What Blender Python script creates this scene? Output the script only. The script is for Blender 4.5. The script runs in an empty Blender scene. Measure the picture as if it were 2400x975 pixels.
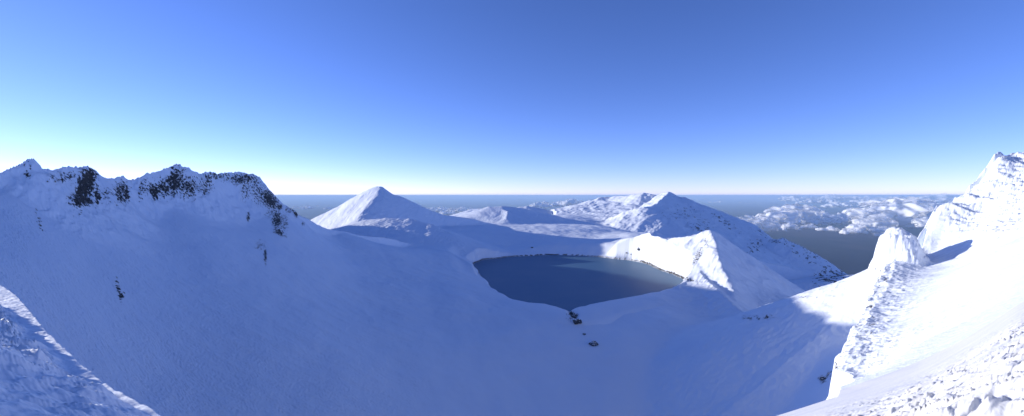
import bpy, math
import numpy as np
from mathutils import Vector

# ------------------------------------------------------------------ view geometry
F = 1007.0          # focal length in photo pixels
HY = 458.0          # eye level row
SUN_AZ, SUN_EL = math.radians(-72), math.radians(10.6)
SD = np.array([math.sin(SUN_AZ)*math.cos(SUN_EL), math.cos(SUN_AZ)*math.cos(SUN_EL), math.sin(SUN_EL)])
LAKE_Z = -200.0
PLAIN_Z = -2100.0
def P(px, py, Y):
    return ((px-1200.0)/F*Y, Y, (HY-py)/F*Y)

scene = bpy.context.scene
col = scene.collection

# ------------------------------------------------------------------ noise
def _h(ix, iy, seed):
    n = (ix.astype(np.int64)*374761393 + iy.astype(np.int64)*668265263 + seed*982451653) & 0xffffffff
    n = ((n ^ (n >> 13))*1274126177) & 0xffffffff
    return (n ^ (n >> 16)) & 0xffffffff
def noise(x, y, seed=0):
    ix = np.floor(x); iy = np.floor(y); fx = x-ix; fy = y-iy
    ix = ix.astype(np.int64); iy = iy.astype(np.int64)
    def g(a, b, dx, dy):
        ang = _h(ix+a, iy+b, seed)*(2*math.pi/4294967296.0)
        return np.cos(ang)*dx+np.sin(ang)*dy
    u = fx*fx*fx*(fx*(fx*6-15)+10); v = fy*fy*fy*(fy*(fy*6-15)+10)
    a = g(0,0,fx,fy); b = g(1,0,fx-1,fy); c = g(0,1,fx,fy-1); d = g(1,1,fx-1,fy-1)
    return ((a+(b-a)*u)*(1-v)+(c+(d-c)*u)*v)*1.5
def fbm(x, y, sc, octv=4, seed=0, gain=.5):
    s = 0; a = 1.0; t = 0
    for o in range(octv):
        s = s+a*noise(x/sc, y/sc, seed+o*17); t += a; a *= gain; sc = sc/2.03
    return s/t
def ridged(x, y, sc, octv=4, seed=0, gain=.5):
    s = 0; a = 1.0; t = 0
    for o in range(octv):
        s = s+a*(1-2*np.abs(noise(x/sc, y/sc, seed+o*17))); t += a; a *= gain; sc = sc/2.03
    return s/t
def sstep(a, b, x):
    t = np.clip((x-a)/(b-a), 0, 1); return t*t*(3-2*t)

# ------------------------------------------------------------------ surface through control points
def tps(pts):
    p = np.array([((a-1200.0)/F, math.log(Y), (HY-b)/F) for a, b, Y in pts])
    n = len(p)
    d = np.hypot(p[:,None,0]-p[None,:,0], p[:,None,1]-p[None,:,1])
    K = np.where(d > 0, d*d*np.log(d+1e-12), 0)+np.eye(n)*1e-4
    Q = np.c_[np.ones(n), p[:,:2]]
    A = np.block([[K, Q], [Q.T, np.zeros((3,3))]])
    w = np.linalg.solve(A, np.r_[p[:,2], 0, 0, 0])
    def f(u, L):
        r = w[n]+w[n+1]*u+w[n+2]*L
        for i in range(n):
            d2 = (u-p[i,0])**2+(L-p[i,1])**2
            r = r+w[i]*.5*d2*np.log(d2+1e-12)
        return r            # tangent of the elevation angle
    return f

def ridge(X, Y, pts, sf, sb, L=60., s2f=.25, s2b=.4, k=2.0, box=None):
    """tent of snow along a crest; sf/sb slopes next to the crest, s2 further away; facing -n is the side of the viewer"""
    pts = [P(*q) for q in pts]
    out = np.full(X.shape, -9e3)
    m = np.ones(X.shape, bool)
    R = box or 900
    xs = [q[0] for q in pts]; ys = [q[1] for q in pts]
    m = (X > min(xs)-R) & (X < max(xs)+R) & (Y > min(ys)-R) & (Y < max(ys)+R)
    if not m.any(): return out
    x = X[m]; y = Y[m]
    acc = np.full(x.shape, -9e3)
    for (x0,y0,z0), (x1,y1,z1) in zip(pts[:-1], pts[1:]):
        dx, dy = x1-x0, y1-y0; l2 = dx*dx+dy*dy; l = math.sqrt(l2)
        nx, ny = dy/l, -dx/l
        t = np.clip(((x-x0)*dx+(y-y0)*dy)/l2, 0, 1)
        qx = x-(x0+t*dx); qy = y-(y0+t*dy)
        d = np.sqrt(qx*qx+qy*qy)+1e-6
        w = .5+.5*(qx*nx+qy*ny)/d           # 1 on the right of the walking direction
        s = sb+(sf-sb)*w; s2 = s2b+(s2f-s2b)*w
        h = z0+(z1-z0)*t-(s-s2)*L*(1-np.exp(-d/L))-s2*d
        mx = np.maximum(acc, h)
        acc = mx+k*np.log(np.exp((acc-mx)/k)+np.exp((h-mx)/k))*np.exp(-np.minimum(d,200)/12)
        acc = np.maximum(acc, mx)
    out[m] = acc
    return out

def plane3(X, Y, a, b, c):
    ux, uy, uz = b[0]-a[0], b[1]-a[1], b[2]-a[2]; vx, vy, vz = c[0]-a[0], c[1]-a[1], c[2]-a[2]
    det = ux*vy-uy*vx
    p = (uz*vy-uy*vz)/det; q = (ux*vz-uz*vx)/det
    return a[2]+p*(X-a[0])+q*(Y-a[1])

def crestcap(U, Y, pts, s):
    # nothing rises above the crest; behind it the ground falls away
    u = [(q[0]-1200)/F for q in pts]
    t = np.interp(U, u, [(HY-q[1])/F for q in pts]); yc = np.interp(U, u, [q[2] for q in pts])
    return np.where(Y < yc, t*Y, t*yc-s*(Y-yc))

# ------------------------------------------------------------------ grid (fan from the viewpoint)
def spaced(segs):
    r = []
    for a, b, s in segs:
        n = max(1, int(round((b-a)/s))); r += list(np.linspace(a, b, n, endpoint=False))
    r.append(segs[-1][1]); return np.array(r)
us = spaced([(-3.4,-1.7,.02), (-1.7,-1.25,.006), (-1.25,1.25,.0023), (1.25,1.6,.006), (1.6,3.0,.03)])
Ls = spaced([(math.log(1.6), math.log(5), .02), (math.log(5), math.log(60), .006), (math.log(60), math.log(150), .005),
             (math.log(150), math.log(1300), .0025), (math.log(1300), math.log(3200), .0035), (math.log(3200), math.log(9000), .03)])
# lake outline on the water plane
lake_px = [(1108,620),(1118,615),(1135,609),(1165,606),(1200,602),(1240,600),(1290,597.5),(1350,599),(1400,602),(1440,607),(1480,611),(1505,616),
           (1522,622),(1530,626),(1548,634),(1575,643),(1602,655),(1597,665),(1578,676),(1550,684),(1500,695),(1440,706),(1390,715),(1350,725),(1335,731),
           (1318,727),(1300,721),(1270,716),(1240,712),(1200,702),(1172,690),(1165,684),(1148,672),(1138,655),(1128,648),(1120,634),(1112,627)]
lake = np.array([((a-1200)/(b-HY)*(-LAKE_Z), F*(-LAKE_Z)/(b-HY)) for a, b in lake_px])
# smooth + roughen the outline
def densify(p, n=6):
    out = []
    N = len(p)
    for i in range(N):
        p0, p1, p2, p3 = p[i-1], p[i], p[(i+1)%N], p[(i+2)%N]
        for k in range(n):
            t = k/n
            out.append(.5*((2*p1)+(-p0+p2)*t+(2*p0-5*p1+4*p2-p3)*t*t+(-p0+3*p1-3*p2+p3)*t**3))
    return np.array(out)
lake = densify(lake, 4)
lake = lake+np.c_[fbm(lake[:,0], lake[:,1], 40, 3, 5), fbm(lake[:,0], lake[:,1], 40, 3, 6)]*7
def signed_dist(x, y, poly):
    d2 = np.full(x.shape, 1e18); ins = np.zeros(x.shape, bool)
    N = len(poly)
    for i in range(N):
        x0, y0 = poly[i]; x1, y1 = poly[(i+1)%N]
        dx, dy = x1-x0, y1-y0
        t = np.clip(((x-x0)*dx+(y-y0)*dy)/(dx*dx+dy*dy), 0, 1)
        d2 = np.minimum(d2, (x-x0-t*dx)**2+(y-y0-t*dy)**2)
        c = (y0 > y) != (y1 > y)
        ins ^= c & (x < (dx*(y-y0)/(dy if dy else 1e-9)+x0))
    return np.sqrt(d2)*np.where(ins, -1, 1)
# ------------------------------------------------------------------ landforms
base_pts = [
 # bowl floor and the walls round it: (photo column, row, forward distance)
 (1200,975,430),(1200,900,495),(1200,810,590),(1200,745,690),(1200,712,780),
 (1345,975,440),(1345,870,540),(1345,800,612),(1345,750,690),
 (1450,975,445),(1450,850,550),(1450,770,650),(1450,725,760),
 (1000,975,405),(1000,850,510),(1000,760,630),(1000,695,760),(1000,645,900),(1000,607,1050),
 (1080,760,660),(1090,700,780),(1090,655,930),(1070,620,1060),(1050,592,1180),
 (800,975,365),(800,850,445),(800,750,555),(800,650,715),(800,597,850),(800,560,990),(800,545,1075),
 (600,975,335),(600,850,398),(600,750,468),(600,650,565),(600,550,690),(600,500,760),(600,470,800),
 (400,975,305),(400,850,358),(400,750,410),(400,650,480),(400,550,568),(400,490,625),
 (200,900,290),(200,750,340),(200,650,390),(200,550,452),(200,500,490),
 (0,800,270),(0,700,300),(0,600,340),(0,500,392),(0,460,410),
 (-200,700,255),(-200,560,320),(-200,480,350),(-500,700,200),(-500,500,270),
 (1600,975,445),(1600,880,520),(1600,800,605),(1600,745,700),(1600,705,820),
 (1750,975,400),(1760,880,480),(1760,800,570),(1750,775,620),
 (1850,975,350),(1850,880,425),(1850,800,510),(1840,745,600),
 (1950,975,270),(1950,900,330),(1950,820,400),(1950,760,455),(2050,900,270),(2050,780,350),
 # behind the rims
 (700,540,1000),(780,575,1200),(860,580,1350),(600,560,1000),(400,580,850),(200,560,700),(0,540,600),(-300,540,520),
 (600,520,1500),(400,540,1400),(100,560,1200),
 # behind the lake: shelf and plateau
 (1200,575,1560),(1300,565,1560),(1400,568,1500),(1120,583,1430),(1200,548,1700),(1300,545,1700),(1420,548,1700),
 (1050,572,1350),(950,572,1330),(950,553,1500),(1050,545,1600),(900,545,1600),(700,520,2000),(800,515,2300),
 (1200,524,2100),(1320,525,2100),(1420,532,1900),(1050,522,2000),(1200,506,2600),(1350,502,2800),(1420,507,2500),
 (1500,545,1700),(1550,550,1600),(1280,500,3000),(1400,494,3200),(1500,500,3000),
 # right of the lake and the valley beyond
 (1700,760,720),(1700,700,900),(1720,660,1200),(1650,610,1400),(1800,745,720),(1850,760,800),(1900,765,1000),(2000,780,800),(2000,760,1300),
 (1750,700,1450),(1850,745,1450),(1950,765,1450),(1700,640,1800),(1600,600,2050),(1800,700,1850),(1900,725,1850),(2000,735,1900),(1800,650,2500),(2000,700,2500),(2200,700,2500),(1650,590,2700),(1800,620,2100),
 (2200,760,700),(2400,700,900),(2200,700,1500),(2100,850,450),
]
f_base = tps(base_pts)
rs_pts = [(2096,642,390),(2062,700,320),(2030,775,240),(2000,840,185),(1998,900,140),(2105,610,425),(2150,622,425),
 (2180,622,408),(2150,660,345),(2120,700,302),(2090,760,246),(2060,820,193),(2030,878,155),(2000,925,125),
 (2230,624,380),(2230,690,228),(2200,750,182),(2170,800,142),(2120,850,115),(2050,895,110),
 (2290,606,345),(2350,576,315),(2400,560,295),(2350,650,195),(2320,690,158),(2280,745,118),(2200,805,98),(2100,860,95),(1950,915,85),
 (2400,625,180),(2400,650,140),(2390,685,110),(2300,760,90),(2200,820,70),(2480,585,180),(2500,520,260),(2700,500,250),(2700,560,120),
 (2195,505,460),(2165,560,452),(2200,570,440),(2270,458,465),(2310,418,470),(2340,372,472),(2400,368,466),(2500,335,455),(2240,560,430),(2300,500,440),(2350,430,448),(2400,440,430),(2400,520,390),(2330,545,400),(2500,430,410),
 (1850,960,80),(1740,990,80),(1700,1080,100),(1800,1040,130),(1900,1000,120),(1600,1150,100),
 (1930,935,130),(1950,915,150),(2240,640,540),(2450,560,560),(2050,1000,120),(1930,960,125)]
f_rs = tps(rs_pts)
gx = np.array([-3.4,-2.4,-1.7,-1.4,-1.19,-1.147,-1.106,-1.07,-1.02,-.953,-.885,-.816,-.7,-.3,.2,.45,.536,.695,.844,.943,1.042,1.12,1.19,1.4,2.0,3.0])
gy = np.array([470,470,500,556,667,691,750,788,836,894,935,973,1030,1300,1300,1060,975,925,875,835,780,728,680,600,480,380.])
GU = np.arange(-3.6, 3.2, .005); GS = np.interp(GU, gx, (HY-gy)/F)
_k = np.hanning(25); _k /= _k.sum(); GS = np.convolve(np.pad(GS, 12, mode='edge'), _k, 'valid')
# foot line of the drift in the near corner, measured along and across the sun's bearing
SH = (math.sin(SUN_AZ), math.cos(SUN_AZ))
_u = np.arange(-1.45, -.5, .01); _g = np.minimum(np.interp(_u, GU, GS), -.02)
_st = np.interp(_u, [-1.6,-1.19,-1.1,-.95,-.82,-.5], [.08,.050,.044,.026,.012,.008])
_y = 4.0/np.maximum(-(_g-_st-.1*_u), .06)
C_T = _u*_y*SH[1]-_y*SH[0]; C_S = _u*_y*SH[0]+_y*SH[1]
_o = np.argsort(C_T); C_T = C_T[_o]; C_S = C_S[_o]
_sl = (C_S[12]-C_S[0])/(C_T[12]-C_T[0]); C_T = np.r_[C_T[0]-30, C_T]; C_S = np.r_[C_S[0]-30*_sl, C_S]
def terrain(U, LL):
    Y = np.exp(LL); X = U*Y; PX = 1200+F*U
    sd = np.full(X.shape, 500.)
    m = (X > lake[:,0].min()-90) & (X < lake[:,0].max()+90) & (Y > lake[:,1].min()-90) & (Y < lake[:,1].max()+90)
    sd[m] = signed_dist(X[m], Y[m], lake)

    base = f_base(U, LL)*Y
    base = np.minimum(base, 60)
    lw = sstep(-250, -600, X)*sstep(1050, 1350, Y+.25*(X+500))*1.0
    base = base*(1-lw)+np.minimum(base, -170)*lw
    # outer flanks fall to the plain
    far = sstep(math.log(2600), math.log(8500), LL)
    # the outside of the rims is rippled
    rip = fbm(X, Y, 60, 4, 11)*3*sstep(250, 700, Y)
    base = base+rip+fbm(X, Y, 260, 3, 21)*6*sstep(300, 800, Y)

    left_crest = [(-700,420,300),(-420,430,330),(-160,428,370),(-20,418,425),(20,406,438),(45,392,446),(66,379,452),(79,378,455),(86,398,462),(105,405,472),(140,402,490),(165,397,505),(205,394,525),(226,402,540),(236,419,548),
       (262,424,560),(288,421,578),(297,430,586),(304,433,594),(325,424,602),(345,414,620),(375,408,640),(408,394,660),(420,391,668),(440,399,684),(462,408,700),(492,407,722),(515,411,745),(540,407,768),(562,405,790),(590,408,812),(608,418,828),
       (620,433,840),(640,468,856),(655,480,866),(668,482,874),(690,494,890),(697,505,900),(722,513,930),(745,527,965),(765,537,1000),(800,543,1050),(840,551,1100),(885,554,1150),(925,560,1210),(960,571,1260),(1000,582,1260)]
    lr = ridge(X, Y, left_crest, 1.7, 1.3, 32, .95, .6, 1.0, 500)
    shade_ridge = ridge(X, Y, [(440,405,860),(480,412,920),(520,413,990),(560,410,1060),(560,409,1130),(520,411,1270),(495,412,1380),(490,414,1500),(500,420,1600)], 1.2, .9, 60, 1.1, .6, 2, 500)  # unseen ridge added behind the left crest to shade the lake and tongue
    rim2 = ridge(X, Y, [(1000,582,1230),(1050,591,1180),(1085,607,1130),(1108,622,1090)], .3, .5, 40, .15, .3, 2, 200)

    S_, A_, B_, C_ = P(892,435.5,1800), P(722,518,1960), P(840,529,1530), P(1100,511,1950)
    S2, B2 = P(925,456,1775), P(900,490,1680)
    p1 = plane3(X, Y, S_, A_, B_)+fbm(X, Y, 170, 4, 42)*11+ridged(X, Y, 50, 3, 45)*1.5; p2 = plane3(X, Y, S2, C_, B_)+6+12*(1-np.exp(-np.hypot(X-S2[0], Y-S2[1])/150)); p3 = plane3(X, Y, S_, S2, B2)+5+ridged(X, Y, 30, 4, 44)*4
    pm = np.minimum(np.minimum(p1, p2), p3)
    pl = pm-9*np.log(np.exp(-(p1-pm)/9)+np.exp(-(p2-pm)/9)+np.exp(-(p3-pm)/9))+7
    bk = crestcap(U, Y, [(600,560,2100),(690,530,2000),(722,518,1960),(745,508,1950),(790,486,1900),(828,462,1860),(855,444,1820),(872,439,1805),(886,436.5,1800),(896,436.5,1798),(910,446,1795),(922,455,1790),(935,459,1790),(960,470,1800),(1000,490,1840),(1040,504,1880),(1100,511,1930),(1200,520,1950),(1320,531,1950),(1400,545,1950)], .5)
    cone = np.minimum(pl, bk)
    spur = np.maximum(ridge(X, Y, [(800,530,1600),(850,517,1520),(905,511,1500),(960,514,1490),(1010,526,1460),(1052,549,1420),(1070,560,1390)], .22, .4, 90, .3, .4, 5, 400),
     ridge(X, Y, [(860,553,1380),(888,541,1390),(912,531,1400),(930,537,1400),(952,545,1390)], .45, .4, 50, .3, .3, 2, 200))
    knoll = np.maximum.reduce([
     ridge(X, Y, [(1060,512,2350),(1090,500,2330),(1120,490,2310),(1145,484,2300),(1175,483,2290),(1220,488,2300),(1280,499,2300),(1320,510,2300)], .4, .4, 150, .25, .3, 4, 500),
     ridge(X, Y, [(1172,484,2290),(1190,496,2200),(1187,512,2080)], .35, .35, 100, .25, .25, 4, 400),
     ridge(X, Y, [(1085,505,2700),(1096,493,2700),(1106,492,2700),(1112,500,2700)], .7, .7, 60, .5, .5, 3, 200),
     ridge(X, Y, [(1190,490,2900),(1235,482.5,2900),(1262,487,2900),(1300,496,2900)], .35, .35, 150, .25, .25, 3, 400),
     ridge(X, Y, [(1250,503,2350),(1275,507,2300),(1300,520,2180),(1310,528,2100)], .25, .25, 100, .15, .15, 3, 300),
    ])
    farm = np.maximum.reduce([
     ridge(X, Y, [(1290,497,3000),(1330,489,3000),(1355,481,2980),(1372,474,2950),(1385,469,2920),(1402,466,2900),(1430,463,2900),(1450,460.5,2850),(1480,458,2750),(1496,457,2700),(1507,452.5,2680),(1522,460,2660),(1533,463,2640),(1552,455,2600),(1568,450,2580),(1577,453,2570),(1584,461,2560),(1603,463,2500),(1618,472,2450),(1640,484,2400),
        (1665,499,2350),(1700,520,2300),(1735,543,2230),(1762,553,2180),(1790,560,2130),(1808,565,2100),(1835,562,2050),(1842,564,2040),(1870,575,2010),(1905,590,1980),(1920,607,1950),(1945,622,1900),(1975,634,1850),(2005,645,1800)], .62, .6, 160, .42, .5, 2, 1500),
     ridge(X, Y, [(1400,470,2880),(1450,478,2700),(1490,478,2600),(1507,453,2680)], .3, .3, 80, .2, .2, 2, 300),
     ridge(X, Y, [(1430,512,2300),(1462,498,2250),(1480,493,2230),(1500,490,2210),(1510,487,2200),(1518,500,2150),(1523,520,2070),(1515,545,1980)], .9, .7, 60, .5, .45, 2, 400),
     ridge(X, Y, [(1510,487,2200),(1540,480,2300),(1568,451,2570)], .5, .5, 80, .4, .4, 2, 400),
     ridge(X, Y, [(1880,665,1450),(1925,668,1420),(1990,650,1500),(2035,628,1900),(2060,640,2100)], .3, .3, 80, .25, .25, 2, 400),
    ])
    S_, E_, W_, R_, Q_ = P(1666,540.5,1060), P(1640,633,955), P(1480,555,1340), P(1870,673,1080), P(1780,745,800)
    fl_ = plane3(X, Y, S_, E_, W_); fl_ = fl_-.55*np.maximum(-165-fl_, 0)*0
    fr_ = plane3(X, Y, S_, R_, Q_)
    bk = crestcap(U, Y, [(1380,650,1440),(1415,612,1420),(1428,592,1400),(1441,573,1385),(1455,559,1370),(1485,556,1340),(1505,550,1320),(1522,547,1310),(1528,555,1300),(1560,561,1250),(1590,560,1210),(1620,555,1160),(1645,548,1110),(1666,540.5,1060),(1700,562,1090),(1730,582,1110),(1770,609,1120),(1800,630,1120),(1840,656,1110),(1870,673,1080),(1905,683,1030),(1930,690,1000),(1990,720,950)], .6)
    fl_ = fl_+fbm(X, Y, 90, 3, 75)*7+ridged(X, Y, 30, 4, 76)*3*sstep(1250, 1050, Y); fr_ = fr_+fbm(X, Y, 110, 3, 77)*7
    fm_ = np.minimum(fl_, fr_)
    shore = np.minimum(fm_-3*np.log(np.exp(-(fl_-fm_)/3)+np.exp(-(fr_-fm_)/3))+1, bk)
    small = np.maximum.reduce([
     ridge(X, Y, [(1640,633,955),(1640,640,930),(1655,655,890),(1680,678,830),(1705,702,770),(1735,730,710),(1765,745,670),(1785,757,640),(1792,775,610)], .5, .55, 40, .16, .5, 1.5, 300),
     ridge(X, Y, [(1640,638,940),(1615,655,920),(1590,672,890)], .5, .5, 30, .25, .25, 1.5, 200),
    ])
    tongue = ridge(X, Y, [(1782,748,640),(1812,737,620),(1850,712,590),(1872,700,575),(1900,691,560),(1940,684,545),(1970,676,530),(2000,662,510),(2030,641,490),(2060,620,470),(2110,610,450)], .75, .5, 60, .55, .5, 2, 300)
    pin_c = P(2103,600,432)
    def bumps(x, y, s, seed):
        return ridged(x, y, s, 3, seed)
    tx, ty, tz = P(2101,541,430)
    ddx = X-tx; ddy = Y-ty
    rr = np.hypot(np.where(ddx > 0, ddx/1.25, ddx/.95), ddy/np.where(ddy > 0, 1.2, 1.6))+(fbm(X, Y, 16, 3, 99)*4.5+ridged(X, Y, 7, 3, 98)*1.6)*sstep(0, 14, np.hypot(ddx, ddy))
    pinnacle = tz+1.5-34*(np.clip(rr, 0, 90)/18)**2.2
    rib = ridge(X+fbm(X, Y, 22, 3, 117)*7, Y, [(2105,600,425),(2095,640,390),(2066,692,325),(2040,737,275),(2012,782,235),(1992,822,200),(1984,852,175),(1992,882,150),(2010,905,135)], 3.0, .15, 30, 4.5, .55, 1, 150)-1.0
    # smooth slope to the right of the rib and the massif above it
    rslope = f_rs(U, LL)*Y
    rl = np.interp(Y, [60,80,110,135,150,165,182,205,235,275,325,390,430,470], [1960,2000,2005,1998,1985,1966,1962,1975,1990,2014,2036,2060,2090,2150])
    lx = (rl+fbm(X, Y, 20, 3, 115)*22-PX)/F*Y
    rslope = rslope-4.5*np.maximum(lx, 0)
    ribz = np.exp(-(np.maximum(-lx-4, 0)/(34+30*fbm(X, Y, 40, 2, 116)))**2)*sstep(125, 160, Y)*sstep(-90, -40, -lx+10)
    up = sstep(0, 26, (Y-330)*.9+(PX-2330)*.55-30)*sstep(2140, 2230, PX)
    rslope = rslope+ribz*ridged(X, Y, 11, 4, 103, .58)*2.6+up*(ridged(X*1.3+Y*.4, Y*.45-X*.1, 24, 5, 121, .62)*6.5+ridged(X, Y, 7, 3, 123)*1.4)
    rslope = rslope+(1-up)*(1-ribz)*fbm((X*.8-Y*.6)*.25, X*.6+Y*.8, 5, 3, 125)*1.1*sstep(150, 280, Y)
    mk = (Y > 60) & (U > .3)
    rslope = rslope-np.maximum(Y-428-40*sstep(.93,.985,U), 0)*1.6
    rslope = np.where(mk, rslope, -9e3)
    massif = np.maximum.reduce([
     ridge(X, Y, [(2150,605,455),(2146,580,457),(2150,563,458),(2160,545,460),(2172,532,462),(2184,520,465),(2188,500,468),(2196,489,470),(2215,481,473),(2245,474,476),(2259,470,478),(2266,455,478),(2272,441,478),(2285,425,480),(2297,412,482),(2305,405,482),(2318,388,482),(2325,372,482),(2330,362,482),(2338,359,482),(2348,364,482),(2362,367,481),(2385,362,480),(2400,360,478),(2500,330,470),(2700,260,440),(3000,230,380)], 2.8, 2.6, 40, 1.7, 1.9, 1, 350),
    ])
    # near ground under and beside the viewer: a steep snow slope dropping away in front
    G = np.interp(U, GU, GS)
    near = -1.7+G*Y
    ga = np.minimum(G, -.02)
    ye = np.clip(4.0/np.maximum(-(ga-.1*U), .06), 3, 66)
    dd = X*SH[0]+Y*SH[1]-np.interp(X*SH[1]-Y*SH[0], C_T, C_S)
    dd = dd+fbm(X, Y, 3.5, 2, 159)*.5*np.clip(Y/10, .5, 3)
    rise = .262*(np.sqrt(np.maximum(dd, 0)**2+.15)-.39)*(dd > 0); rise = np.minimum(rise, 5.2)
    tl = np.where(Y < ye, -4.0/Y+.1*U+rise/Y, (-4.0+.1*U*Y-1.6*(Y-ye))/Y)
    nl = tl*Y
    lwt = sstep(-.45, -.75, U)
    near = near*(1-lwt)+nl*lwt
    near = np.where(Y < 70, near, near-(Y-70)*.8)
    near_l = np.where(U < -.3, near, -9e3); near_r = np.where(U >= -.3, near, -9e3)

    # ------------------------------------------------------------------ relief on each landform
    lr = lr+(ridged(X, Y, 17, 5, 31, .6)*5.0+ridged(X, Y*.6, 45, 2, 33)*3.0)*sstep(-80, -10, lr)*sstep(1150, 700, Y)+fbm(X, Y, 5, 2, 37)*.8
    cone = cone+fbm(X, Y, 120, 4, 41)*7+ridged(X, Y, 30, 3, 43)*.8
    spur = spur+fbm(X, Y, 60, 3, 47)*3
    knoll = knoll+fbm(X, Y, 140, 3, 51)*5
    farm = farm+ridged(X, Y, 130, 5, 61, .55)*11+ridged(X, Y, 24, 3, 63)*2.2
    shore = shore+ridged(X, Y, 40, 4, 71)*5*sstep(1230, 1080, Y-.35*X+0)+fbm(X, Y, 60, 3, 73)*3
    small = small+ridged(X, Y, 18, 4, 81)*3
    tongue = tongue+ridged(X, Y, 12, 4, 91)*1.2+fbm(X, Y, 40, 2, 93)*2
    pinnacle = pinnacle+ridged(X, Y, 8, 4, 101, .6)*2.8
    rib = rib+ridged(X, Y, 9, 4, 103)*1.5
    rslope = rslope+fbm(X*.9+Y*.4, (Y*.9-X*.4)*.35, 12, 3, 113)*.3
    massif = massif+ridged(X*1.3+Y*.4, Y*.5-X*.1, 26, 5, 121, .55)*4.5+ridged(X, Y, 8, 2, 123)*.7

    # shoreline
    def bank(h):
        w = sstep(6, 75, sd)
        lo = LAKE_Z+1.2+np.clip(sd, 0, 80)*.12+2.2*sstep(0, 3, sd)
        return lo*(1-w)+h*w
    base = bank(np.where(sd < 120, np.maximum(base, LAKE_Z+2-25*sstep(60, 120, sd)), base))
    base = np.where((sd > 75) & (np.hypot(X-100, Y-1000) > 0), np.maximum(base, -1e9), base)

    names = ['base','lr','cone','spur','knoll','farm','shore','small','tongue','pinn','rib','rslope','massif','near_l','near_r']
    stack = [base, np.maximum(lr, rim2), cone, spur, knoll, farm, shore, small, tongue, pinnacle, rib, rslope, massif, near_l, near_r]
    stack[1] = np.maximum(stack[1], shade_ridge)
    S = np.stack(stack)
    # no landform but the basin reaches into the lake
    lk = sstep(0, 18, sd)
    for i in (1,2,3,4,6,7):
        S[i] = S[i]*lk+(1-lk)*(LAKE_Z-20)
    idx = S.argmax(0)
    idx = np.where((idx == 11) & (ribz > .5) & (lx < 60), 10, idx); idx = np.where((idx == 11) & (up > .5), 12, idx)
    mx = S.max(0)
    k = np.clip(Y*.006, .05, 5)
    H = mx+k*np.log(np.exp(np.clip((S-mx)/k, -50, 0)).sum(0))
    H = np.where(sd < 0, LAKE_Z-np.minimum(25, -sd*.6)-.3, H)
    # near camera keep only the near snow
    nb = sstep(math.log(70), math.log(60), LL)
    H = H*(1-nb)+near*nb
    idx = np.where(nb > .5, np.where(U < -.3, 13, 14), idx)
    # rough rime in the foreground
    nearw = sstep(65, 30, Y)
    th = math.radians(-35)
    xr = X*math.cos(th)-Y*math.sin(th); yr = X*math.sin(th)+Y*math.cos(th)
    wx = xr+fbm(X, Y, 1.3, 2, 140)*.5; wy = yr+fbm(X, Y, 1.3, 2, 141)*.5
    bil = 0; a_ = 1.0; sc_ = 1.0
    qx = X+fbm(X, Y, 1.5, 2, 140)*.9; qy = Y+fbm(X, Y, 1.5, 2, 141)*.6
    for o_ in range(4):
        bil = bil+a_*np.abs(noise((qx+.5*qy)*.6/sc_, (qy-.2*qx)/sc_, 131+o_)); a_ *= .48; sc_ /= 1.9
    rough_r = (-(bil-.5)*.5+fbm(qx*.6, qy, 3.0, 2, 133)*.6)*sstep(.1, .3, U)*sstep(.022, .12, 1.7/Y)
    bil = 0; a_ = 1.0; sc_ = .9
    for o_ in range(4):
        bil = bil+a_*noise((X+.6*Y+wx*.4)*.5/sc_, (Y-.4*X+wy*.4)/sc_, 151+o_); a_ *= .5; sc_ /= 2.1
    rough_l = (bil*.3+fbm(X, Y, 2.5, 2, 153)*.2)*sstep(-.1, -.3, U)*np.clip(Y/11, .5, 1.6)*(.15+.85*sstep(-.3, 2.5, dd))
    H = H+rough_r+rough_l+fbm(X*.6, Y, 1.4, 3, 157)*.05*sstep(-.1, -.3, U)*sstep(66, 50, Y)
    H = H+(fbm(X*.22, Y+.2*X, 13, 3, 163)*.9+ridged(X*.3, Y+.3*X, 45, 3, 164)*1.2)*sstep(-60, -200, X)*sstep(200, 300, Y)*sstep(1200, 900, Y)
    H = H+fbm(X+.3*Y, Y*.5, 70, 4, 161)*2.8*sstep(180, 300, Y)*sstep(0, 60, sd)
    # flanks to the plain far out
    R = np.hypot(X, Y)
    fl = np.maximum(sstep(3300, 8500, R), sstep(1500, 5200, np.abs(X-.1*Y)))
    H = H*(1-fl)+(PLAIN_Z-60)*fl
    fl2 = sstep(300, 2300, X-560-.35*np.abs(Y-900)) * sstep(500, 620, Y)
    H = H-fl2*500

    # ------------------------------------------------------------------ rock cover (per vertex), where the photo shows bare rock
    def blob(cx, cy, rx, ry, a=1.0, rot=0.0):
        c, s = math.cos(rot), math.sin(rot)
        PYv = HY-F*H/Y
        dx = (PX-cx)*c+(PYv-cy)*s; dy = -(PX-cx)*s+(PYv-cy)*c
        return a*np.exp(-((dx/rx/1.12)**2+(dy/ry/1.12)**2)**1.3)
    rock = np.zeros(X.shape)
    def addrock(which, *b):
        nonlocal rock
        mk = np.isin(idx, which)
        rock = np.where(mk, np.maximum(rock, blob(*b)), rock)
    LRI = [0,1]
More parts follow.
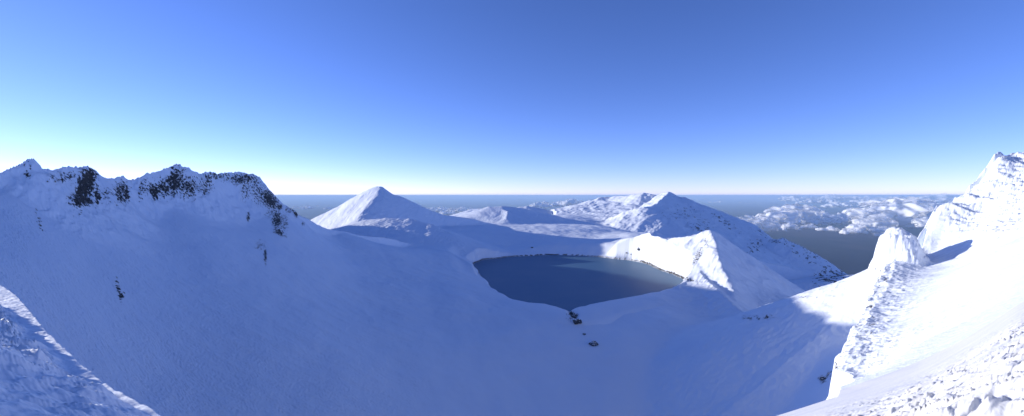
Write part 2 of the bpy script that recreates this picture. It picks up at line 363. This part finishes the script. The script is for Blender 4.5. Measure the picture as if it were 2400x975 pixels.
    for b in [(198,440,22,50,.95,.35),(212,410,14,20,.95),(190,468,28,18,.95),(150,415,45,14,.5,-.1),(66,400,10,18,.55),(285,450,20,28,.72),(295,455,8,20,.9),(228,460,10,26,.7),(252,455,14,20,.4),
              (410,425,22,34,.88,.25),(362,450,12,18,.95),(385,440,30,24,.66),(440,438,28,26,.7),(480,430,20,22,.55),(340,440,20,22,.5),(330,455,10,16,.5),
              (505,413,40,8,.62),(570,420,42,13,.7),(480,448,18,10,.6,-.4),(600,440,18,22,.55),(575,445,14,28,.5),(632,468,16,26,.9,-.6),(610,455,20,26,.55),(655,485,8,8,.8),
              (680,492,14,8,.6),(694,502,5,8,.85),(650,515,13,20,.85),(655,545,18,8,.7,.5),(640,500,20,12,.5),(582,508,4,12,.7),(622,600,4,18,.8),(610,575,14,12,.42),(665,520,12,24,.5),
              (278,678,5,28,.75,-.2),(284,692,7,10,.8),(92,520,5,26,.55,-.3),(710,524,4,6,.6)]:
        addrock(LRI, *b)
    for b in [(1960,650,40,22,.66,.4),(1905,600,22,18,.55,.5),(1925,655,22,16,.8,.5),(1600,500,50,18,.35),(1640,530,30,22,.42),(1820,560,60,10,.5,.4),(1880,590,60,16,.45,.5),(1700,522,40,8,.6,.6),(1770,580,22,22,.5,.5),(1990,640,24,22,.6)]:
        addrock([5,0], *b)
    rock = np.where(np.isin(idx, [0,5]) & (U > .3) & (Y > 1100), rock*1.35*sstep(-.04, .18, fbm(X, H*2, 22, 3, 171)), rock)
    for b in [(1635,600,7,25,.55,.5),(1600,650,40,5,.6,.3),(1655,570,8,14,.4)]:
        addrock([6,7], *b)
    for b in [(1890,697,40,4,.3),(1800,742,14,6,.5),(1765,745,30,6,.45),(1338,740,11,13,.5),(1928,889,10,8,.8),(1942,878,9,10,.55)]:
        addrock([8,7,0,11,10], *b)
    for b in [(2060,640,14,40,.3),(2030,760,30,50,.2),(2075,655,5,6,.6),(1960,858,4,8,.8),(2040,718,7,3,.7)]:
        addrock([9,10], *b)
    shl = (sd > -.5) & (sd < 2.6) & (Y > 1020+0*X)
    rock = np.where(shl, 1.0, rock)
    shl2 = (sd > 0) & (sd < 5) & (U > .3) & (Y > 1000)
    rock = np.where(shl2, np.maximum(rock, .62), rock)
    # dark notch of the outlet stream
    ox, oy, _ = P(1342,745,712)
    nd = np.hypot((X-ox)-(-.10)*(Y-oy), (Y-oy)*.28)
    notch = sstep(9.5, 3.5, nd+fbm(X, Y, 7, 2, 9)*2.5)
    H = H-notch*5.5
    rock = np.maximum(rock, notch*.9)


    return X, Y, H, idx, rock

from multiprocessing.pool import ThreadPool
NX, NY = len(us), len(Ls)
def _chunk(r):
    U_, L_ = np.meshgrid(us, Ls[r[0]:r[1]])
    return terrain(U_, L_)
_cuts = list(range(0, NY, 60))+[NY]
with ThreadPool(4) as pool:
    _res = pool.map(_chunk, list(zip(_cuts[:-1], _cuts[1:])), 1)
X, Y, H, idx, rock = [np.concatenate([r[i_] for r in _res]) for i_ in range(5)]

# ------------------------------------------------------------------ normals over the whole relief
PT = np.stack([X, Y, H], -1)
du = np.gradient(PT, axis=1); dv = np.gradient(PT, axis=0)
N = np.cross(du, dv); N /= np.linalg.norm(N, axis=-1, keepdims=True)+1e-12

# ------------------------------------------------------------------ materials
def newmat(name):
    m = bpy.data.materials.new(name); m.use_nodes = True
    nt = m.node_tree; b = nt.nodes['Principled BSDF']; return m, nt, b
def nd_(nt, t, **kw):
    n = nt.nodes.new(t)
    for k_, v in kw.items(): setattr(n, k_, v)
    return n
def noise_node(nt, scale, detail=4, rough=.55, mapping=None, vec=None):
    n = nd_(nt, 'ShaderNodeTexNoise'); n.inputs['Scale'].default_value = scale; n.inputs['Detail'].default_value = detail; n.inputs['Roughness'].default_value = rough
    if vec is None:
        g = nd_(nt, 'ShaderNodeNewGeometry'); vec = g.outputs['Position']
    if mapping:
        mp = nd_(nt, 'ShaderNodeMapping'); mp.inputs['Scale'].default_value = mapping[0]
        if len(mapping) > 1: mp.inputs['Rotation'].default_value = mapping[1]
        nt.links.new(vec, mp.inputs['Vector']); vec = mp.outputs['Vector']
    nt.links.new(vec, n.inputs['Vector']); return n
def math_(nt, op, a, b=None):
    n = nd_(nt, 'ShaderNodeMath', operation=op)
    for i, v in enumerate((a, b)):
        if v is None: continue
        if isinstance(v, (int, float)): n.inputs[i].default_value = v
        else: nt.links.new(v, n.inputs[i])
    return n.outputs[0]
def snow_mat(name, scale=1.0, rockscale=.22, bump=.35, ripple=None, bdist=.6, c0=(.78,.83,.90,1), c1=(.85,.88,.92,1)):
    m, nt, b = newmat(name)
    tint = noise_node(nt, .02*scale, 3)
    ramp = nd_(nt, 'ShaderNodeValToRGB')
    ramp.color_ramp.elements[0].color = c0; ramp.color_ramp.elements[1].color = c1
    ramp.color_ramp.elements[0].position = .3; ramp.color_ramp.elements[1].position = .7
    nt.links.new(tint.outputs['Fac'], ramp.inputs['Fac'])
    at = nd_(nt, 'ShaderNodeAttribute', attribute_name='rock')
    rn = noise_node(nt, rockscale, 4, .62, mapping=((1,1,.55),))
    # covered where noise < density
    thr = math_(nt, 'SUBTRACT', math_(nt, 'MULTIPLY', at.outputs['Fac'], .87), math_(nt, 'ADD', math_(nt, 'MULTIPLY', rn.outputs['Fac'], 2.4), -.72))
    mr = nd_(nt, 'ShaderNodeMapRange'); mr.inputs['From Min'].default_value = -.04; mr.inputs['From Max'].default_value = .08
    nt.links.new(thr, mr.inputs['Value'])
    rc = noise_node(nt, rockscale*3, 3)
    rramp = nd_(nt, 'ShaderNodeValToRGB')
    rramp.color_ramp.elements[0].color = (.015,.015,.017,1); rramp.color_ramp.elements[1].color = (.15,.13,.11,1)
    rramp.color_ramp.elements[0].position = .35; rramp.color_ramp.elements[1].position = .75
    nt.links.new(rc.outputs['Fac'], rramp.inputs['Fac'])
    mix = nd_(nt, 'ShaderNodeMix', data_type='RGBA')
    nt.links.new(math_(nt, 'MULTIPLY', mr.outputs['Result'], math_(nt, 'GREATER_THAN', at.outputs['Fac'], .12)), mix.inputs['Factor']); nt.links.new(ramp.outputs['Color'], mix.inputs['A']); nt.links.new(rramp.outputs['Color'], mix.inputs['B'])
    nt.links.new(mix.outputs['Result'], b.inputs['Base Color'])
    b.inputs['Roughness'].default_value = .65
    b.inputs['Specular IOR Level'].default_value = .25
    bn = noise_node(nt, .55*scale, 6, .6, mapping=((1,.55,1),(0,0,.7)))
    bp = nd_(nt, 'ShaderNodeBump'); bp.inputs['Strength'].default_value = bump; bp.inputs['Distance'].default_value = bdist/scale
    nt.links.new(bn.outputs['Fac'], bp.inputs['Height'])
    b3 = nd_(nt, 'ShaderNodeBump'); b3.invert = True; b3.inputs['Strength'].default_value = .8; b3.inputs['Distance'].default_value = .7/rockscale
    gate = math_(nt, 'GREATER_THAN', at.outputs['Fac'], .12)
    rb = math_(nt, 'MULTIPLY', gate, math_(nt, 'ADD', mr.outputs['Result'], math_(nt, 'MULTIPLY', math_(nt, 'MULTIPLY', mr.outputs['Result'], rc.outputs['Fac']), 2.0)))
    nt.links.new(rb, b3.inputs['Height']); nt.links.new(bp.outputs['Normal'], b3.inputs['Normal'])
    last = b3
    if ripple:
        w = nd_(nt, 'ShaderNodeTexWave'); w.inputs['Scale'].default_value = ripple[0]; w.inputs['Distortion'].default_value = 9; w.inputs['Detail'].default_value = 3; w.inputs['Detail Scale'].default_value = 1.5
        g = nd_(nt, 'ShaderNodeNewGeometry'); mp = nd_(nt, 'ShaderNodeMapping'); mp.inputs['Rotation'].default_value = (0,0,ripple[1])
        nt.links.new(g.outputs['Position'], mp.inputs['Vector']); nt.links.new(mp.outputs['Vector'], w.inputs['Vector'])
        b2 = nd_(nt, 'ShaderNodeBump'); b2.inputs['Strength'].default_value = ripple[2]; b2.inputs['Distance'].default_value = ripple[3]
        nt.links.new(w.outputs['Fac'], b2.inputs['Height']); nt.links.new(b3.outputs['Normal'], b2.inputs['Normal']); last = b2
    nt.links.new(last.outputs['Normal'], b.inputs['Normal'])
    return m
M_bowl = snow_mat('snow_bowl', .35, .34, .15)
M_ridge = snow_mat('snow_rocky', .5, .36, .35)
M_far = snow_mat('snow_far', .12, .06, .4, ripple=(.02,.5,.3,2.))
M_farrock = snow_mat('snow_far_rocky', .12, .12, .5)
M_rime = snow_mat('rime', 1.0, .5, .8)
M_nearl = snow_mat('near_snow_bank', 10.0, 2.0, .4, bdist=.4)
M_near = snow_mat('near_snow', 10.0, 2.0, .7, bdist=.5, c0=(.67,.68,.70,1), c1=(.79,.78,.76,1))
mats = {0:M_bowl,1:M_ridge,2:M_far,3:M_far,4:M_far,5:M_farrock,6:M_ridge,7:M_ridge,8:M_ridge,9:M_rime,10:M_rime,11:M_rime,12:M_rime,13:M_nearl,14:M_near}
info = {
 0:('crater_basin','shaded blue snow bowl of the crater sweeping around the dark lake','crater'),
 1:('rocky_ridge','long shaded ridge with black rocks showing through snow above the bowl','ridge'),
 2:('snow_peak','sunlit white peak with one blue shaded flank beyond the bowl rim','peak'),
 3:('snow_spur','low rippled snow spur at the foot of the sunlit white peak','hill'),
 4:('snow_knoll','small rounded snow hills on the plateau beyond the lake','hill'),
 5:('far_mountain','broad mountain with two small summits and a long rocky shoulder behind the lake','mountain'),
 6:('shore_ridge','brilliant white pointed ridge standing on the sunlit shore of the lake','ridge'),
 7:('low_ridge','small rimed ridge running from the lake shore down into the bowl','ridge'),
 8:('snow_tongue','sunlit strip of snow slope below the rock tower above the shaded bowl','slope'),
 9:('rimed_rock_tower','rounded rock tower coated in thick white rime on the right slope','rock tower'),
 10:('rimed_rib','bulging rib of rime crusted rock falling from the tower into the bowl','rock rib'),
 11:('snow_slope','smooth brightly sunlit snow slope between the rime rib and the foreground','slope'),
 12:('rimed_crag','steep white crag plastered with rime rising at the right edge','crag'),
 13:('foreground_snow_bank','shaded lumpy snow bank with a sunlit rim in the near corner','snow bank'),
 14:('foreground_rime_snow','rough sunlit crusty snow with small blue shadows in the near corner','snow'),
}
fidx = idx[:-1,:-1]
vid = np.arange(NX*NY).reshape(NY, NX)
quads = np.stack([vid[:-1,:-1], vid[:-1,1:], vid[1:,1:], vid[1:,:-1]], -1)
# tidy: tiny islands of one landform inside another go to the majority
def build_part(i):
    q = quads[fidx == i]
    if len(q) < 50: return
    used, inv = np.unique(q, return_inverse=True)
    co = PT.reshape(-1,3)[used]; no = N.reshape(-1,3)[used]; rk = rock.reshape(-1)[used]
    me = bpy.data.meshes.new(info[i][0])
    nf = len(q)
    me.vertices.add(len(used)); me.vertices.foreach_set('co', co.astype(np.float32).ravel())
    me.loops.add(nf*4); me.loops.foreach_set('vertex_index', inv.reshape(-1).astype(np.int32))
    me.polygons.add(nf); me.polygons.foreach_set('loop_start', np.arange(0, nf*4, 4, dtype=np.int32))
    me.polygons.foreach_set('loop_total', np.full(nf, 4, np.int32)) if bpy.app.version < (4,0,0) else None
    a = me.attributes.new('rock', 'FLOAT', 'POINT'); a.data.foreach_set('value', rk.astype(np.float32))
    me.update(calc_edges=True)
    me.polygons.foreach_set('use_smooth', np.ones(nf, bool))
    me.normals_split_custom_set_from_vertices(no.astype(np.float32))
    me.materials.append(mats[i])
    o = bpy.data.objects.new(info[i][0], me); col.objects.link(o)
    o['kind'] = 'structure'; o['label'] = info[i][1]; o['category'] = info[i][2]
    return o
for i in range(15): build_part(i)

def mesh_obj(name, verts, faces, mat, smooth=False):
    me = bpy.data.meshes.new(name); me.from_pydata([tuple(v) for v in verts], [], [tuple(f) for f in faces]); me.update()
    if smooth: me.polygons.foreach_set('use_smooth', [True]*len(me.polygons))
    me.materials.append(mat)
    o = bpy.data.objects.new(name, me); col.objects.link(o); return o

# ------------------------------------------------------------------ lake water
m, nt, b = newmat('lake_water')
b.inputs['Base Color'].default_value = (.10,.20,.26,1); b.inputs['Roughness'].default_value = .45; b.inputs['IOR'].default_value = 1.33; b.inputs['Specular IOR Level'].default_value = .2
n1 = noise_node(nt, .01, 3); r = nd_(nt, 'ShaderNodeValToRGB'); r.color_ramp.elements[0].color = (.055,.155,.27,1); r.color_ramp.elements[1].color = (.12,.20,.29,1)
nt.links.new(n1.outputs['Fac'], r.inputs['Fac']); nt.links.new(r.outputs['Color'], b.inputs['Base Color'])
n2 = noise_node(nt, .5, 3, mapping=((1,.4,1),)); bp = nd_(nt, 'ShaderNodeBump'); bp.inputs['Strength'].default_value = .12; bp.inputs['Distance'].default_value = .1
nt.links.new(n2.outputs['Fac'], bp.inputs['Height']); nt.links.new(bp.outputs['Normal'], b.inputs['Normal'])
c = lake.mean(0)
lv = [(c[0], c[1], LAKE_Z)]+[(c[0]+(p[0]-c[0])*1.004, c[1]+(p[1]-c[1])*1.004, LAKE_Z) for p in lake]
lf = [(0, i+1, (i+1)%len(lake)+1) for i in range(len(lake))]
lo = mesh_obj('lake_water', lv, lf, m)
if lo.data.polygons[0].normal.z < 0: lo.data.flip_normals()
lo['kind'] = 'structure'; lo['label'] = 'dark blue crater lake with a sunlit grey corner'; lo['category'] = 'lake'

# ------------------------------------------------------------------ plain far below
m, nt, b = newmat('plain_land')
n1 = noise_node(nt, .00012, 6, .6, mapping=((1,.5,1),)); r = nd_(nt, 'ShaderNodeValToRGB')
cr = r.color_ramp; cr.elements[0].position = .36; cr.elements[0].color = (.006,.014,.030,1); cr.elements[1].position = .62; cr.elements[1].color = (.075,.06,.07,1)
e = cr.elements.new(.5); e.color = (.018,.028,.045,1)
nt.links.new(n1.outputs['Fac'], r.inputs['Fac']); nt.links.new(r.outputs['Color'], b.inputs['Base Color']); b.inputs['Roughness'].default_value = .9; b.inputs['Specular IOR Level'].default_value = .1
rings = [0,2e3,5e3,1e4,2e4,4e4,8e4,1.6e5,3e5]; na = 96
pv = [(0,0,PLAIN_Z)]; pf = []
for r_ in rings[1:]:
    pv += [(r_*math.cos(2*math.pi*j/na), r_*math.sin(2*math.pi*j/na), PLAIN_Z) for j in range(na)]
for j in range(na): pf.append((0, 1+j, 1+(j+1)%na))
for q in range(len(rings)-2):
    s0 = 1+q*na; s1 = s0+na
    for j in range(na): pf.append((s0+j, s1+j, s1+(j+1)%na, s0+(j+1)%na))
po = mesh_obj('plain', pv, pf, m); po['kind'] = 'structure'; po['label'] = 'wide dark lowland plain fading to a pale horizon'; po['category'] = 'plain'

# ------------------------------------------------------------------ clouds below eye level, floating over the plain
from mathutils import noise as mnoise
import bmesh, random
m, nt, b = newmat('cloud_vapour')
b.inputs['Subsurface Weight'].default_value = 1; b.inputs['Subsurface Radius'].default_value = (1,1,1); b.inputs['Subsurface Scale'].default_value = 90
b.inputs['Base Color'].default_value = (.97,.97,.97,1); b.inputs['Roughness'].default_value = 1; b.inputs['Specular IOR Level'].default_value = 0
lw = nt.nodes.new('ShaderNodeLayerWeight'); lw.inputs['Blend'].default_value = .35
gn = noise_node(nt, .006, 5, .65)
al = math_(nt, 'SUBTRACT', 1.25, math_(nt, 'MULTIPLY', lw.outputs['Facing'], math_(nt, 'ADD', gn.outputs['Fac'], .75)))
mrc = nd_(nt, 'ShaderNodeMapRange'); nt.links.new(al, mrc.inputs['Value']); mrc.inputs['From Min'].default_value = .42; mrc.inputs['From Max'].default_value = 1.15
nt.links.new(mrc.outputs['Result'], b.inputs['Alpha'])
tr = nt.nodes.new('ShaderNodeBsdfTranslucent'); tr.inputs['Color'].default_value = (.9,.9,.92,1)
M_cloud = m
_ico = {}
def ico(n):
    if n not in _ico:
        bm = bmesh.new(); bmesh.ops.create_icosphere(bm, subdivisions=n, radius=1)
        _ico[n] = (np.array([v.co[:] for v in bm.verts]), np.array([[v.index for v in f.verts] for f in bm.faces])); bm.free()
    return _ico[n]
def puffs(rs, cx, cy, cz, W, Hh, n, sub=3):
    V = []; Fc = []; off = 0
    v0, f0 = ico(sub)
    for i in range(n):
        t = rs.uniform(-1, 1); e = math.sqrt(max(0, 1-t*t))
        r = Hh*rs.uniform(.36, .74)*(.4+.6*e)
        px_ = cx+t*W*.5; py_ = cy+rs.uniform(-.35, .35)*W*.5; pz_ = cz-Hh*.5+r*.55+rs.uniform(0, 1)**1.3*Hh*.55*e
        s3 = np.array([rs.uniform(1.1, 1.9), rs.uniform(1, 1.6), rs.uniform(.75, 1.)])*r
        v = v0.copy()
        for q in range(len(v)):
            p = Vector(v[q])*1.7+Vector((i*7.3+cx*.001, cy*.001, cz*.01))
            v[q] *= 1+.42*mnoise.fractal(p, 1.0, 2.1, 4)
        v = v*s3
        v[:,2] = np.where(v[:,2] < -r*.35, -r*.35+(v[:,2]+r*.35)*.3, v[:,2])
        V.append(v+np.array([px_, py_, pz_])); Fc.append(f0+off); off += len(v0)
    return np.concatenate(V), np.concatenate(Fc)
def soften(o, Yd):
    rm = o.modifiers.new('union', 'REMESH'); rm.mode = 'VOXEL'; rm.voxel_size = Yd/F*1.3; rm.use_smooth_shade = True
    sm = o.modifiers.new('soft', 'SMOOTH'); sm.factor = .5; sm.iterations = 5
def cloud(name, label, px_, py_, wpx, hpx, Yk, n, seed, group='white clouds floating over the lowland', sub=3):
    rs = random.Random(seed); Yd = Yk*1000.
    cx, cy, cz = P(px_, py_, Yd)
    V, Fc = puffs(rs, 0, 0, 0, wpx/F*Yd, hpx/F*Yd, n, sub)
    o = mesh_obj(name, V, Fc, M_cloud, True); o.location = (cx, cy, cz); soften(o, Yd)
    o['label'] = label; o['category'] = 'cloud'; o['group'] = group
    return o
CL = [
 ('round bright cloud, left one of the pair above the rocky mountain shoulder',1826,515,48,34,16,16),
 ('bright domed cloud, right one of the pair above the rocky mountain shoulder',1878,511,66,34,16.5,20),
 ('small grey cloud tucked against the right side of the domed pair',1909,521,28,15,16,8),
 ('long low cloud touching the rocky skyline of the far mountain',1772,530,100,26,15,22),
 ('thin cloud rising from behind the shaded shoulder of the far mountain',1722,518,60,12,15.5,10),
 ('small flat bright cloud below the domed pair',1897,532,34,10,14,8),
 ('ragged grey cloud between the domed pair and the large cloud',1953,518,44,20,16,12),
 ('little wispy cloud beneath the round bright cloud',1853,534,34,12,14,8),
 ('low faint cloud strip below the ragged grey cloud',1938,537,36,12,13.5,8),
 ('pale sloping cloud just left of the large cloud',1998,511,50,24,18,12),
 ('small round cloud left of the rimed rock tower',2010,541,26,16,13,8),
 ('tiny cloud beside the small round cloud near the tower',1988,544,22,12,13,6),
 ('largest billowing cloud hanging above the rimed rock tower',2118,507,150,52,18,40),
 ('trailing left lobe of the largest cloud above the tower',2050,526,56,30,17,14),
 ('small ragged cloud directly above the tip of the rock tower',2062,547,22,16,13,7),
 ('flat cloud above the left end of the largest cloud',2052,497,40,11,26,10),
 ('tiny bright cloud floating high above the pale sloping cloud',2006,493,16,7,28,5),
 ('dark edged cloud bit hugging the rimed crag',2175,525,40,20,16,8),
 ('thin white cloud strip between the rocky ridge and the sunlit peak',712,487,64,7,30,12),
 ('small white cloud touching the left slope of the sunlit peak',772,489,24,6,30,6),
 ('puffy cloud behind the crest right of the small snow hills',1268,482,42,13,24,12),
 ('long puffy cloud behind the jagged skyline of the far mountain',1335,479,84,13,26,20),
 ('small cloud peeping over the left end of the far mountain crest',1385,474,30,9,28,8),
]
for i_, (lab, a_, b_, c_, d_, e_, n_) in enumerate(CL): cloud('cloud', lab, a_, b_, c_, d_, e_, n_*2, 100+i_)
def bank_of(name, label, boxes, seed, sub=2):
    rs = random.Random(seed); VV = []; FF = []; off = 0
    for (x0, x1, y0, y1, Yk, cnt, wr, hr) in boxes:
        for i in range(cnt):
            px_ = rs.uniform(x0, x1); py_ = rs.uniform(y0, y1); Yd = Yk*1000*rs.uniform(.93, 1.07)
            cx, cy, cz = P(px_, py_, Yd)
            V, Fc = puffs(rs, 0, 0, 0, rs.uniform(.6, 1.4)*wr/F*Yd, rs.uniform(.6, 1.3)*hr/F*Yd, 6, sub)
            VV.append(V+np.array([cx, cy, cz])); FF.append(Fc+off); off += len(V)
    o = mesh_obj(name, np.concatenate(VV), np.concatenate(FF), M_cloud, True); soften(o, 55000. if name == 'cloud_bank' else 24000.)
    o['kind'] = 'stuff'; o['label'] = label; o['category'] = 'clouds'
bank_of('cloud_bank', 'distant bank of broken white cloud along the right horizon', [(1840,2230,464,469,75,60,40,9),(1880,2240,471,476,55,44,42,9),(1940,2240,478,486,42,26,40,9),(2150,2230,488,500,26,8,40,14),(1660,1860,472,476,70,12,40,3),(1740,1860,477,480,60,5,50,3),(600,1000,469,473,95,16,90,2.4),(1000,1260,467,471,95,12,90,2.4),(1600,1860,465,469,95,18,90,2.6),(640,760,482,485,40,8,40,3)], 7)
bank_of('cloud_sea', 'flat sheet of white cloud beyond the saddle between the sunlit peak and the small snow hills', [(1000,1150,488,491,30,22,40,6),(1000,1150,493,496,25,20,44,7),(1030,1200,499,503,21,20,44,7)], 9)

# ------------------------------------------------------------------ loose boulders
m, nt, b = newmat('snowy_boulder')
g = nd_(nt, 'ShaderNodeNewGeometry'); sx = nd_(nt, 'ShaderNodeSeparateXYZ'); nt.links.new(g.outputs['Normal'], sx.inputs['Vector'])
rn = noise_node(nt, .8, 3)
t_ = math_(nt, 'ADD', sx.outputs['Z'], math_(nt, 'MULTIPLY', rn.outputs['Fac'], .5))
mr = nd_(nt, 'ShaderNodeMapRange'); mr.inputs['From Min'].default_value = .92; mr.inputs['From Max'].default_value = 1.05; nt.links.new(t_, mr.inputs['Value'])
mx_ = nd_(nt, 'ShaderNodeMix', data_type='RGBA'); mx_.inputs['A'].default_value = (.035,.035,.038,1); mx_.inputs['B'].default_value = (.85,.87,.9,1)
nt.links.new(mr.outputs['Result'], mx_.inputs['Factor']); nt.links.new(mx_.outputs['Result'], b.inputs['Base Color']); b.inputs['Roughness'].default_value = .8
M_boulder = m
def ground_z(x, y):
    u = x/y; L = math.log(y)
    return float(terrain(np.array([[u]]), np.array([[L]]))[2][0,0])
def find_Y(px_, py_, y0, y1):
    ys = np.linspace(y0, y1, 400); u = (px_-1200)/F
    h = terrain(np.full((1,400), u), np.log(ys)[None,:])[2][0]
    p = HY-F*h/ys
    k_ = int(np.argmax(p <= py_))
    return ys[k_], h[k_]
BL = [
 ('snow capped dark boulder in the stream cut at the tip of the lake',1349,742,6.5,650,760),
 ('larger dark boulder at the foot of the stream cut below the lake',1353,756,7.5,600,740),
 ('tiny dark rock poking from the snow between the stream cut and the lone boulder',1369,784,2.6,540,700),
 ('lone round dark boulder in the open snow bowl below the lake',1391,808,6.5,500,680),
 ('dark rock on the white slope above the sunlit corner of the lake',1497,586,6.0,1150,1500),
 ('small dark rock low on the white slope near the lake edge',1469,593,3.4,1150,1500),
 ('smallest rock beside the other two on the white lakeside slope',1479,598,2.6,1150,1500),
 ('dark rock on the shaded bank across the lake',1247,581,4.5,1400,1800),
 ('black broken rock under the rime rib in the shaded hollow',1928,888,2.2,200,420),
 ('small black rock beside the broken rock under the rime rib',1943,877,1.2,200,420),
]
for i_, (lab, a_, b_, r_, y0, y1) in enumerate(BL):
    Yd, h = find_Y(a_, b_, y0, y1); rs = random.Random(300+i_)
    v0, f0 = ico(4); v = v0.copy()
    for q in range(len(v)):
        p = Vector(v[q])*1.2+Vector((i_*5.1, 2, 3)); c1 = mnoise.cell(p*1.5)
        v[q] *= 1+.45*mnoise.fractal(p, .9, 2.2, 5)
    v = v*np.array([1.1, .95, .8])*r_*.8
    o = mesh_obj('boulder', v, f0, M_boulder, False); o.location = ((a_-1200)/F*Yd, Yd, h+r_*.15)
    o['label'] = lab; o['category'] = 'boulder'; o['group'] = 'dark rocks showing through the snow'

# ------------------------------------------------------------------ air
m = bpy.data.materials.new('haze_air'); m.use_nodes = True; nt = m.node_tree
for n_ in list(nt.nodes):
    if n_.type == 'BSDF_PRINCIPLED': nt.nodes.remove(n_)
pv_ = nt.nodes.new('ShaderNodeVolumePrincipled'); pv_.inputs['Color'].default_value = (.52,.74,1.0,1); pv_.inputs['Density'].default_value = 1.5e-5
nt.links.new(pv_.outputs['Volume'], [n_ for n_ in nt.nodes if n_.type == 'OUTPUT_MATERIAL'][0].inputs['Volume'])
hx = 3.1e5; z0, z1 = PLAIN_Z-80, 110.
hv = [(-hx,-hx,z0),(hx,-hx,z0),(hx,hx,z0),(-hx,hx,z0),(-hx,-hx,z1),(hx,-hx,z1),(hx,hx,z1),(-hx,hx,z1)]
ho = mesh_obj('haze', hv, [(0,3,2,1),(4,5,6,7),(0,1,5,4),(1,2,6,5),(2,3,7,6),(3,0,4,7)], m); ho['kind'] = 'stuff'; ho['label'] = 'thin blue air between the mountain and the horizon'

# ------------------------------------------------------------------ world, sun, camera
w = bpy.data.worlds.new('World'); scene.world = w; w.use_nodes = True; nt = w.node_tree
bg = nt.nodes['Background']; sky = nt.nodes.new('ShaderNodeTexSky'); sky.sky_type = 'NISHITA'; sky.sun_disc = False
sky.sun_elevation = SUN_EL; sky.sun_rotation = SUN_AZ; sky.altitude = 5000; sky.air_density = 1.0; sky.dust_density = 1.0; sky.ozone_density = 3.0
hs = nt.nodes.new('ShaderNodeHueSaturation'); hs.inputs['Saturation'].default_value = 1.1
nt.links.new(sky.outputs['Color'], hs.inputs['Color'])
wb = nt.nodes.new('ShaderNodeMix'); wb.data_type = 'RGBA'; wb.blend_type = 'MULTIPLY'; wb.inputs['Factor'].default_value = 1; wb.inputs['B'].default_value = (1.24,.865,1.10,1)
nt.links.new(hs.outputs['Color'], wb.inputs['A']); nt.links.new(wb.outputs['Result'], bg.inputs['Color'])
bg.inputs['Strength'].default_value = .134
sun = bpy.data.lights.new('sun', 'SUN'); sun.energy = 3.1; sun.angle = math.radians(.55); sun.color = (1,.95,.87)
so = bpy.data.objects.new('sun', sun); col.objects.link(so); so.rotation_euler = Vector(SD).to_track_quat('Z', 'Y').to_euler()
cam = bpy.data.cameras.new('camera'); cam.sensor_width = 36; cam.lens = F/2400*36; cam.shift_y = -(487.5-HY)/2400
cam.clip_start = .1; cam.clip_end = 1e6
co_ = bpy.data.objects.new('camera', cam); col.objects.link(co_); co_.rotation_euler = (math.radians(90),0,0); scene.camera = co_
vs = scene.view_settings; vs.view_transform = 'Standard'; vs.look = 'None'; vs.exposure = .84; vs.gamma = 1
scene.cycles.use_denoising = True
scene.cycles.max_bounces = 6; scene.cycles.volume_bounces = 1; scene.cycles.transparent_max_bounces = 24
